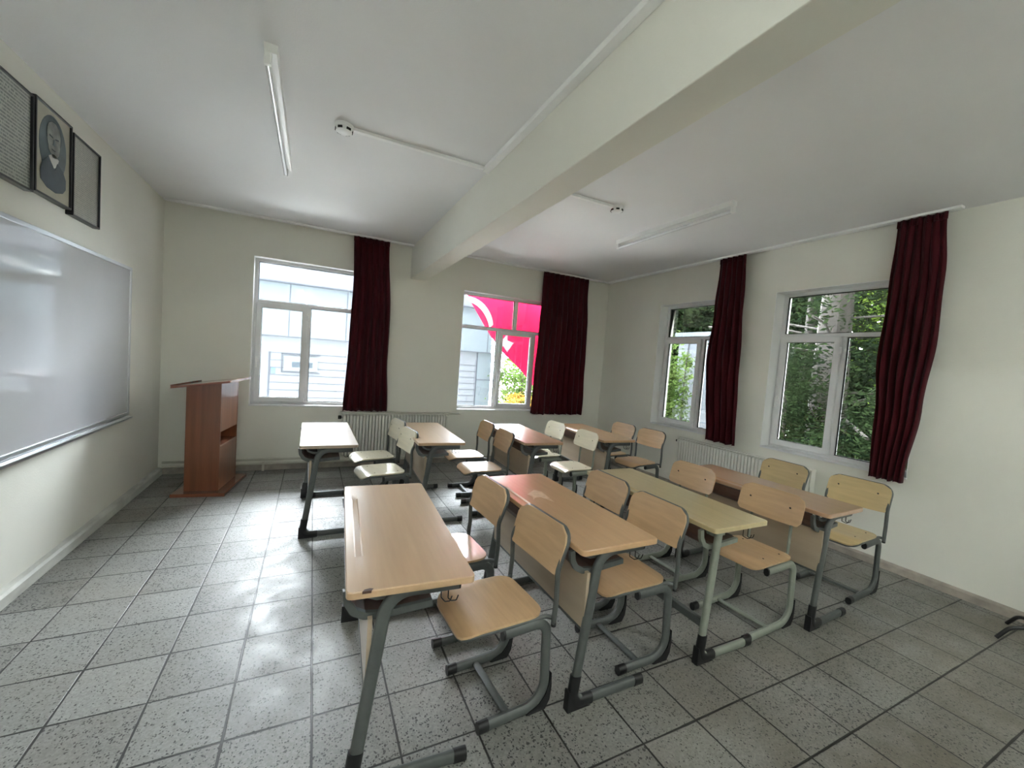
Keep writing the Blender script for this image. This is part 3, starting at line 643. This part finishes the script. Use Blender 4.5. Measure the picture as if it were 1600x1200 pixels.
# ------------------------------------------------------------ chairs (origin: floor below the backrest, facing -x)
def seat_mesh(bm, xf, xr, w, zt):
    """moulded plywood seat with waterfall front and slight dish"""
    nx, ny = 14, 12; G = []; th = .011; r = .07
    for i in range(nx+1):
        row = []
        for j in range(ny+1):
            u, v = i/nx*2-1, j/ny*2-1
            a = r/(w/2)*1.0                                    # squircle style rounded corners
            m_, n_ = max(abs(u), abs(v)), math.hypot(u, v)
            k = 1.0
            if n_ > 1e-6:
                t = min(1, max(0, (min(abs(u), abs(v))/max(m_, 1e-6)-.55)/.45)); k = 1-.115*t*t*m_**2
            U, V = u*k, v*k
            x = (xf+xr)/2+(xr-xf)/2*U; y = w/2*V
            f = (x-xf)/(xr-xf)
            z = zt - .008*math.cos(V*1.4)*math.sin(max(0, min(1, (f-.15)/.85))*math.pi) - .038*max(0, 1-f/.22)**2
            z -= .003*max(0, (m_-.9)/.1)**2
            row.append(z and bm.verts.new((x, y, z)))
        G.append(row)
    low = [[bm.verts.new(v.co-Vector((0, 0, th))) for v in row] for row in G]
    for i in range(nx):
        for j in range(ny):
            bm.faces.new((G[i][j], G[i+1][j], G[i+1][j+1], G[i][j+1])); bm.faces.new((low[i][j], low[i][j+1], low[i+1][j+1], low[i+1][j]))
    for i in range(nx):
        for j in (0, ny): bm.faces.new((G[i][j], G[i+1][j], low[i+1][j], low[i][j]))
    for j in range(ny):
        for i in (0, nx): bm.faces.new((G[i][j], G[i][j+1], low[i][j+1], low[i][j]))
def back_mesh(bm, w, z0, z1, x0, x1):
    """curved backrest: rounded top corners"""
    nu, nv = 16, 8; th = .011; F, B = [], []
    for i in range(nu+1):
        s = i/nu*2-1; rf, rb = [], []
        for j in range(nv+1):
            t = j/nv; z = z0+(z1-z0)*t; hw = w/2
            rr = .065
            if z > z1-rr: q = (z-(z1-rr))/rr; hw -= rr*(1-math.sqrt(max(0, 1-q*q)))*.98
            if z < z0+.02: q = ((z0+.02)-z)/.02; hw -= .02*(1-math.sqrt(max(0, 1-q*q)))
            y = s*hw; x = x0+(x1-x0)*t+.016*(1-(y/(w/2))**2)
            zb = z-(.010*(1-s*s) if j == 0 else 0)
            rf.append(bm.verts.new((x-th, y, zb))); rb.append(bm.verts.new((x, y, zb)))
        F.append(rf); B.append(rb)
    for i in range(nu):
        for j in range(nv):
            bm.faces.new((F[i][j], F[i+1][j], F[i+1][j+1], F[i][j+1])); bm.faces.new((B[i][j], B[i][j+1], B[i+1][j+1], B[i+1][j]))
        for j in (0, nv): bm.faces.new((F[i][j], F[i+1][j], B[i+1][j], B[i][j]))
    for j in range(nv):
        for i in (0, nu): bm.faces.new((F[i][j], F[i][j+1], B[i][j+1], B[i][j]))
def make_chair(kind, ply, bolts):
    """kind: rim (tube rim round the backrest) or inset (uprights behind it)"""
    root = empty('school_chair'); fm = M_frame if kind != 'inset' else M_framel
    cap_x = {'rim': -.40, 'long': -.50, 'inset': -.505}[kind]; col = {'rim': -.055, 'long': -.045, 'inset': -.005}[kind]
    xf, xr, w = {'rim': (-.50, -.075, .385), 'long': (-.47, -.075, .385), 'inset': (-.405, -.02, .385)}[kind]
    ys = .185
    bm = bmesh.new(); seat_mesh(bm, xf, xr, w, .478); st = obj('seat', bm, ply, root, smooth=50)
    bm = bmesh.new(); zb0, zb1 = (.655, .866) if kind != 'inset' else (.685, .878); back_mesh(bm, .430 if kind != 'inset' else .430, zb0, zb1, -.048, .004); bk = obj('backrest', bm, ply, root, smooth=40)
    for s in (-1, 1):
        yy = s*ys
        path = [(cap_x+.02, yy, .026), (col+.005, yy, .026), (col+.0, yy, .10), (col-.012, yy, .432), (cap_x+.10 if kind == 'rim' else -.33, yy, .425)]
        path = [path[0], path[1], path[3], path[4]]
        bm = bmesh.new(); add_tube(bm, fillet(path, [.11, .065], 8), .0245, .017, n=12, power=2.4); lg = obj('leg_frame', bm, fm, root, smooth=True)
        bm = bmesh.new(); add_tube(bm, [(cap_x, yy, .0265), (cap_x+.05, yy, .0265)], .026, .0205, n=12, power=2.4); obj('foot_cap', bm, M_cap, lg, smooth=True)
        bm = bmesh.new()                                       # curved rubber heel outside the lower bend
        pr_ = [(col+.027-.0*k, .165) for k in range(1)]
        outer = [(col+.030, .17), (col+.034, .10), (col+.028, .04), (col+.005, .0), (col-.09, .0), (col-.10, .004)]
        inner = [(col-.08, .020), (col-.03, .036), (col+.008, .075), (col+.018, .12)]
        add_prism(bm, outer+inner, yy-.017, yy+.017, lambda a, b, d: (a, d, b)); obj('heel_bumper', bm, M_cap, lg, smooth=True)
        ex = path[-1][0]; bm = bmesh.new(); add_tube(bm, [(ex-.008, yy, .425), (ex+.004, yy, .425)], .0248, .0175, n=12, power=2.4); obj('tube_end_cap', bm, M_cap, lg, smooth=True)
        if kind == 'inset':
            bm = bmesh.new(); add_tube(bm, fillet([(-.09, s*.135, .458), (-.006, s*.135, .458), (.004, s*.135, .68), (.006+.014, s*.135, .83)], [.03, .2]), .0125, .009, n=8); obj('upright', bm, fm, root, smooth=True)
    if kind != 'inset':
        bm = bmesh.new(); yo = .209
        R = [(-.046, -yo, .425), (-.040, -yo, .54), (-.046, -yo, .68), (.020, -yo, .857), (.020, yo, .857), (-.046, yo, .68), (-.040, yo, .54), (-.046, yo, .425)]
        add_tube(bm, fillet(R, [.1, .1, .07, .07, .1, .1], 6), .0125, n=8, up=(1, 0, 0)); bf = obj('back_frame', bm, fm, root, smooth=True)
        for s in (-1, 1): bm = bmesh.new(); add_tube(bm, [(-.0455, s*yo, .413), (-.0455, s*yo, .432)], .0125, n=8, up=(1,0,0)); obj('tube_end_cap', bm, M_cap, bf, smooth=True)
        bm = bmesh.new(); yo2 = .183
        R = [(-.046, -yo+.008, .448), (xr, -yo2, .453), (xf+.09, -yo2, .453), (xf+.025, -yo2+.02, .434), (xf+.012, -yo2+.07, .422), (xf+.012, yo2-.07, .422), (xf+.025, yo2-.02, .434), (xf+.09, yo2, .453), (xr, yo2, .453), (-.046, yo-.008, .448)]
        add_tube(bm, fillet(R, .04, 4), .0105, n=8, up=(0, 0, 1)); obj('seat_frame', bm, fm, root, smooth=True)
    else:
        for s in (-1, 1):
            bm = bmesh.new(); add_tube(bm, [(-.33, s*.135, .452), (-.03, s*.135, .454)], .011, .010, n=8, up=(0, 0, 1)); obj('seat_rail', bm, fm, root, smooth=True)
        box('seat_crossbar', (-.30, -.18, .432), (-.27, .18, .452), fm, root)
    sx_ = col-.19 if kind == 'rim' else col-.23
    bm = bmesh.new(); add_tube(bm, [(sx_, -ys, .028), (sx_, ys, .028)], .020, .010, n=8, up=(0, 0, 1)); obj('stretcher', bm, fm, root, smooth=True)
    if bolts:
        for s in (-1, 1):
            bm = bmesh.new(); add_disc(bm, (-.035, s*.135, .79), .007, -.004, (1, 0, .25), 10, r2=.004); obj('bolt', bm, M_bolt, bk, smooth=True)
            for xx in (xf+.13, xr-.07):
                bm = bmesh.new(); add_disc(bm, (xx, s*.125, .4745), .0065, .003, (0, 0, 1), 10, r2=.004); obj('bolt', bm, M_bolt, st, smooth=True)
    return root
P_rim = make_chair('rim', M_ply, False); P_rimb = make_chair('rim', M_plyp, True); P_long = make_chair('long', M_plyy, True); P_inset = make_chair('inset', M_ply, True)
P_ins2 = make_chair('inset', M_plyp, True)
chairs = [  # x, y, angle, prototype, label
 (2.715, 1.76, 4, P_rim, 'plywood chair at the nearest desk, aisle-side one closest to the camera'),
 (2.675, 2.34, 3, P_rim, 'plywood chair tucked at the nearest desk, farther of its two'),
 (3.55, 1.79, 1, P_rim, 'plywood chair at the tan desk with peeled patch, aisle-side one'),
 (3.58, 2.30, 0, P_rim, 'plywood chair at the tan desk with peeled patch, farther of its two'),
 (4.58, 1.73, 3, P_inset, 'bolted plywood chair at the straw desk, aisle-side one on pale grey legs'),
 (4.575, 2.39, 1, P_inset, 'bolted plywood chair at the straw desk, farther of its two'),
 (5.80, 1.75, 4, P_long, 'yellowed bolted plywood chair standing beside bare right wall, nearest the camera there'),
 (5.75, 2.33, -2, P_long, 'yellowed bolted plywood chair right before the radiator end under tree window'),
 (2.54, 4.20, 9, P_rimb, 'cream bolted plywood chair at the desk nearest the lectern, nearer of its two'),
 (2.54, 4.80, 8, P_rimb, 'cream bolted plywood chair at the desk nearest the lectern, close to the radiator'),
 (3.58, 4.08, -1, P_rim, 'plywood chair with glaring seat left of the flag-lit desk, nearer of two'),
 (3.60, 4.66, -2, P_rim, 'plywood chair with glaring seat left of the flag-lit desk, farther of two'),
 (4.60, 3.93, 0, P_ins2, 'pale chair without tube rim at the flag-lit desk, nearer of two'),
 (4.57, 4.58, 1, P_ins2, 'pale chair without tube rim at the flag-lit desk, farther of two'),
 (5.72, 4.03, 6, P_rim, 'plywood chair in the back row closest to the tree windows, nearer of two'),
 (5.69, 4.54, 4, P_rim, 'plywood chair in the back row closest to the room corner')]
seen = set()
for (x, y, a, pt, lab) in chairs:
    o = pt if pt.name not in seen else copy_tree(pt); seen.add(pt.name); o.location = (x, y, 0); o.rotation_euler = (0, 0, math.radians(a))
    tag(o, lab, 'chair', 'school chairs at the desks')

# ------------------------------------------------------------ stand whose arched feet reach into the frame at the right
cs = empty('coat_stand', (6.065, .70, 0), 0, label='black metal stand with arched feet by the right wall, cut by the picture edge', cat='coat stand')
bm = bmesh.new(); add_tube(bm, [(0, 0, .16), (0, 0, 1.62)], .016, n=10, up=(1, 0, 0)); obj('pole', bm, M_cap, cs, smooth=True)
for k in range(5):
    a = math.radians(72*k+60); c, s = math.cos(a), math.sin(a)
    bm = bmesh.new(); add_tube(bm, fillet([(0, 0, .17), (.12*c, .12*s, .135), (.24*c, .24*s, .10), (.30*c, .30*s, .012)], .08), .012, n=8, up=(0, 0, 1)); obj('foot', bm, M_cap, cs, smooth=True)

# ------------------------------------------------------------ outside: building across the yard
YF_ = 13.0
bd = empty('annex_building', (2.5, YF_, 0), label='white clad annex building across the yard, seen through left window', cat='building')
def bb(name, a, b, m, parent=bd, bevel=0.): return box(name, (a[0]-2.5, a[1]-YF_, a[2]), (b[0]-2.5, b[1]-YF_, b[2]), m, parent, bevel)
bb('wall', (-9, YF_, -.6), (6.60, YF_+5, 1.86), M_facade); bb('corner_panel', (6.60, YF_-.03, -.6), (7.12, YF_+5, 1.86), M_facade2)
bb('fascia', (-9, YF_-.12, 1.86), (7.05, YF_+5, 3.30), M_facade2); bb('roof_edge', (-9, YF_-.22, 3.30), (6.9, YF_+5, 4.6), M_facade)
bb('fascia_shadow_line', (-9, YF_-.24, 3.285), (6.9, YF_-.10, 3.315), M_seam); bb('soffit_line', (-9, YF_-.13, 1.845), (7.05, YF_-.0, 1.87), M_seam)  # the upper dark strip paints the shadow line below the roof edge
for xx in (-.5, .99, 2.45, 3.9, 5.35, 6.9): bb('panel_joint', (xx-.012, YF_-.127, 1.88), (xx+.012, YF_-.118, 3.28), M_seam)
sid = bmesh.new()
for k in range(9):
    z = 1.40-.205*k; add_box(sid, (.56-2.5, -.012, z-.007), (6.6-2.5, .004, z+.007))
obj('siding_joints', sid, M_seam, bd)
bb('corner_board', (.53, YF_-.02, -.4), (.57, YF_+.01, 1.42), M_seam); bb('corner_joint', (6.59, YF_-.035, -.4), (6.62, YF_, 1.86), M_seam)
bb('corner_joint', (6.60, YF_-.035, .92), (7.12, YF_-.028, .945), M_seam)
M_win = mat('annex_window_glass', (.035, .045, .055), .6, spec=.1)
v = bb('annex_window', (.90, YF_-.05, .92), (1.75, YF_+.02, 1.33), M_facade2); bb('annex_pane', (1.10, YF_-.055, 1.02), (1.62, YF_-.048, 1.17), M_win, v)
v.location = (0, 0, 0)
bb('window_surround', (.84, YF_-.03, .86), (1.81, YF_+.01, .88), M_seam); bb('window_surround', (.84, YF_-.03, 1.37), (1.81, YF_+.01, 1.39), M_seam); bb('window_surround', (.84, YF_-.03, .86), (.86, YF_+.01, 1.39), M_seam)
bb('blue_plaque', (.60, YF_-.03, .83), (.70, YF_, .97), M_blue)
S(box('trim_5', (-14, YB+T, -.9), (30, 32, -.62), M_pave)); S(box('trim_6', (XR+T, -12, -.9), (34, YB+T, -.62), M_lawn))

# ------------------------------------------------------------ outside: flag hanging just beyond the second window
FY = YB+.72
fl = empty('flag', (4.9, FY, 1.3), label='red flag with white crescent and star hanging outside the window', cat='flag')
def fsurf(poly, m, name, dy, sub=1):
    bm = bmesh.new(); vs_ = [bm.verts.new((a-4.9, 0, b-1.3)) for a, b in poly]; f = bm.faces.new(vs_)
    bmesh.ops.triangulate(bm, faces=[f])
    bmesh.ops.subdivide_edges(bm, edges=bm.edges[:], cuts=4, use_grid_fill=True); bmesh.ops.subdivide_edges(bm, edges=bm.edges[:], cuts=sub, use_grid_fill=True)
    for v in bm.verts: v.co.y = dy+.035*math.sin(v.co.x*4+v.co.z*3.2)+.004*math.sin(v.co.x*11-v.co.z*5)
    o = obj(name, bm, m, fl, smooth=180); sm = o.modifiers.new('solid', 'SOLIDIFY'); sm.thickness = .0015
fsurf([(3.90, 2.86), (4.02, 2.63), (4.45, 2.055), (4.69, 1.80), (5.10, 1.50), (5.40, 1.20), (5.75, .98), (6.05, 1.35), (6.05, 2.95), (5.3, 3.10)], M_flag, 'cloth', 0, 3)
# crescent: outer arc and inner arc meeting in two horns
def arc(cx, cz, r, a0, a1, n): return [(cx+r*math.cos(math.radians(a0+(a1-a0)*k/n)), cz+r*math.sin(math.radians(a0+(a1-a0)*k/n))) for k in range(n+1)]
oc = arc(3.98, 2.19, .51, 96, 8, 14); ic = arc(3.90, 2.10, .52, 10, 84, 12)
fsurf([(3.93, 2.745)]+oc[1:]+ic[:-1]+[(3.93, 2.68)], M_flagw, 'crescent', -.010)
cx, cz, ro, ri = 4.735, 1.965, .185, .072; star = []
for k in range(10):
    a = math.radians(3+36*k); r = ro if k % 2 == 0 else ri; star.append((cx+r*math.cos(a), cz+r*math.sin(a)))
fsurf(star, M_flagw, 'star', -.010)
bm = bmesh.new(); add_tube(bm, [(-1.05, .02, 1.60), (1.3, .02, 1.86)], .018, n=8, up=(0, 1, 0)); obj('flag_pole', bm, M_alu, fl, smooth=True)
bm = bmesh.new(); add_tube(bm, [(1.15, .02, 1.86), (1.15, -.405, 1.86)], .014, n=8, up=(0, 0, 1)); obj('pole_bracket', bm, M_alu, fl, smooth=True)

# ------------------------------------------------------------ outside: trees
def tree(x, y, h, r, trunk_r, zc, n, leaf, size, m, label, lean=0., seed=0, name='tree', z0=-.62, cat='tree', flat=.75, branches=14, group=None, sub=44):
    rd = random.Random(seed); root = empty(name, (x, y, z0), label=label, cat=cat, group=group); tp = Vector((lean, 0, h*.96)); dn = min(1., .55)
    if trunk_r:
        bm = bmesh.new(); P = [Vector((lean*t*t+.05*math.sin(t*5+seed), .06*math.sin(t*4+seed*2), h*.96*t)) for t in [k/8 for k in range(9)]]
        rings = []
        for i, p in enumerate(P):
            rr = trunk_r*(1-.72*i/8); rings.append([bm.verts.new(p+Vector((rr*math.cos(a*math.pi/5)*(1+.08*math.sin(3*a+i)), rr*math.sin(a*math.pi/5), 0))) for a in range(10)])
        for A, B in zip(rings, rings[1:]):
            for k in range(10): bm.faces.new((A[k], A[(k+1)%10], B[(k+1)%10], B[k]))
        bm.faces.new(rings[-1]); bm.faces.new(rings[0][::-1])
        for b_ in range(branches):
            t = rd.uniform(.18, .92); a = rd.uniform(0, 2*math.pi); i = int(t*8); p = P[i].lerp(P[min(i+1, 8)], t*8-i); L = r*rd.uniform(.5, .95)
            q = p+Vector((math.cos(a)*L, math.sin(a)*L, rd.uniform(-.1, .3)*L)); add_tube(bm, [p, p.lerp(q, .5)+Vector((0, 0, .06*L)), q], trunk_r*.085*(1.1-t), n=5, up=(0, 0, 1))
        obj('trunk', bm, M_bark, root, smooth=True)
    verts, faces = [], []
    for c_ in range(n):
        while True:
            p = Vector((rd.uniform(-1, 1), rd.uniform(-1, 1), rd.uniform(-1, 1)))
            if .15 < p.length < 1: break
        p = Vector((p.x*r, p.y*r, p.z*zc*.5)); cen = p+Vector((lean*.6, 0, h-zc*.5)); cr = size*rd.uniform(.8, 1.6)
        for _ in range(sub):
            d = Vector((rd.gauss(0, 1), rd.gauss(0, 1), rd.gauss(0, flat)))*cr*.5; q = cen+d
            ax = Vector((rd.uniform(-1, 1), rd.uniform(-1, 1), rd.uniform(-.6, .4))).normalized(); sd = ax.cross(Vector((rd.uniform(-1, 1), rd.uniform(-1, 1), rd.uniform(-1, 1)))).normalized()
            L = leaf*rd.uniform(.6, 1.4); b0 = len(verts)
            verts += [q-ax*L, q+sd*L*.38, q+ax*L, q-sd*L*.38]; faces.append((b0, b0+1, b0+2, b0+3))
    me = bpy.data.meshes.new('foliage'); me.from_pydata([tuple(v) for v in verts], [], faces); me.materials.append(m)
    o = bpy.data.objects.new('foliage', me); COL.objects.link(o); o.parent = root
    return root
G_ = 'trees outside the right windows'
tree(10.0, 4.08, 9.0, 2.3, .34, 7.4, 420, .045, .34, M_leafd, 'large dark conifer with thick grey trunk beyond the wider tree window', seed=3, branches=30, group=G_)
tree(11.6, 2.6, 6.5, 1.9, .16, 6.2, 230, .06, .36, M_leafd, 'dark conifer behind the right part of the nearest window', seed=5, group=G_)
tree(12.0, 5.6, 7.0, 1.9, .18, 6.6, 230, .06, .36, M_leafd, 'dark conifer between the two tree windows, behind the trunk', seed=6, group=G_)
tree(14.5, 8.8, 8.5, 2.4, .2, 7.6, 300, .10, .42, M_leafd, 'dark tree beyond the left tree window', seed=8, group=G_)
tree(10.9, 8.72, 3.6, .34, .05, 3.5, 80, .06, .26, M_leafp, 'slender leafy tree just outside the left tree window', seed=9, group=G_)
tree(14.0, 4.3, 8, 1.5, .12, 7.6, 150, .09, .4, M_leafl, 'bright yellow green tree in the background behind the conifers', seed=11, group=G_)
tree(18.5, 10.5, 9, 3.2, .25, 8.6, 220, .14, .6, M_leafl, 'bright green tree far beyond the left tree window', seed=12, group=G_)
tree(8.9, 2.9, 2.2, 1.0, .05, 2.0, 240, .036, .24, M_leafd, 'low dark bush outside the nearest tree window', seed=13, name='bush', cat='bush', branches=4)
tree(9.1, 4.35, 3.0, .75, .05, 2.9, 260, .034, .24, M_leafd, 'low dark bush beside the thick trunk', seed=14, name='bush', cat='bush', branches=4)
tree(8.4, 12.9, 3.6, 1.15, .08, 3.4, 170, .07, .30, M_leafp, 'pale green garden tree seen below the flag', seed=15)
tree(7.45, 11.3, 2.1, .48, .04, 1.9, 60, .06, .22, M_leafp, 'leafy garden shrub seen through window below the flag', seed=16, name='shrub', cat='shrub', branches=4)
tree(7.05, 10.6, 1.35, .45, 0, .55, 16, .05, .16, M_flower, 'orange flowering bush low behind the flag window', seed=17, name='flowering_bush', cat='bush')
tree(10.9, 8.10, 3.3, .13, .03, 3.2, 24, .05, .16, M_leafp, 'thin young tree in front of the stand-in white shed', seed=19, group=G_, branches=5)
for k, (tx, ty, th_) in enumerate(((15.5, 1.5, 10), (16.5, 5.8, 12), (16.0, 10.4, 11), (16.8, 15.0, 11), (13.2, -.8, 8))):
    tree(tx, ty, th_, 3.1, .2, th_*.97, 330, .20, .62, M_leafd, ['dark dense tree closing the view right of the trunk', 'dark dense tree directly behind the thick trunk', 'dark dense tree behind the stand-in white shed', 'dark dense tree far left beyond the corner window', 'dark dense tree hidden mostly by the nearest curtain'][k], seed=30+k, group=G_, branches=8)
for k, (hx, hy) in enumerate(((12.6, .6), (13.0, 4.4), (12.8, 12.2))):
    tree(hx, hy, 2.7, 2.1, 0, 2.7, 260, .12, .5, M_leafd, ['dark hedge low behind the nearest tree window', 'dark hedge low behind the thick trunk', 'dark hedge far left beyond the corner'][k], seed=50+k, name='hedge', cat='hedge', flat=.6)
tree(11.4, 3.55, 4.7, .55, .04, 3.0, 70, .06, .22, M_leafl, 'bright yellow green tree glimpsed right of the trunk', seed=61, group=G_, branches=4)  # added foliage, its bright leaf colour stands in for a back-lit patch
# white shed added for pale reflections in the left tree window, with blue post
sh = empty('reflection_shed', (12.6, 8.6, -.62), label='small white shed standing in for a window reflection, with blue post, beyond left tree window', cat='shed')
box('wall', (-.9, -1.5, 0), (.9, .55, 3.3), M_facade, sh); box('roof', (-1.0, -1.6, 3.3), (1.0, .65, 3.5), M_facade2, sh); box('blue_post', (-2.2, 1.2, 0), (-2.05, 1.4, 4.8), M_blue, sh)
for k in range(4): box('panel_joint', (-.905, -1.2+k*.45, .2), (-.898, -1.17+k*.45, 3.2), M_seam, sh)
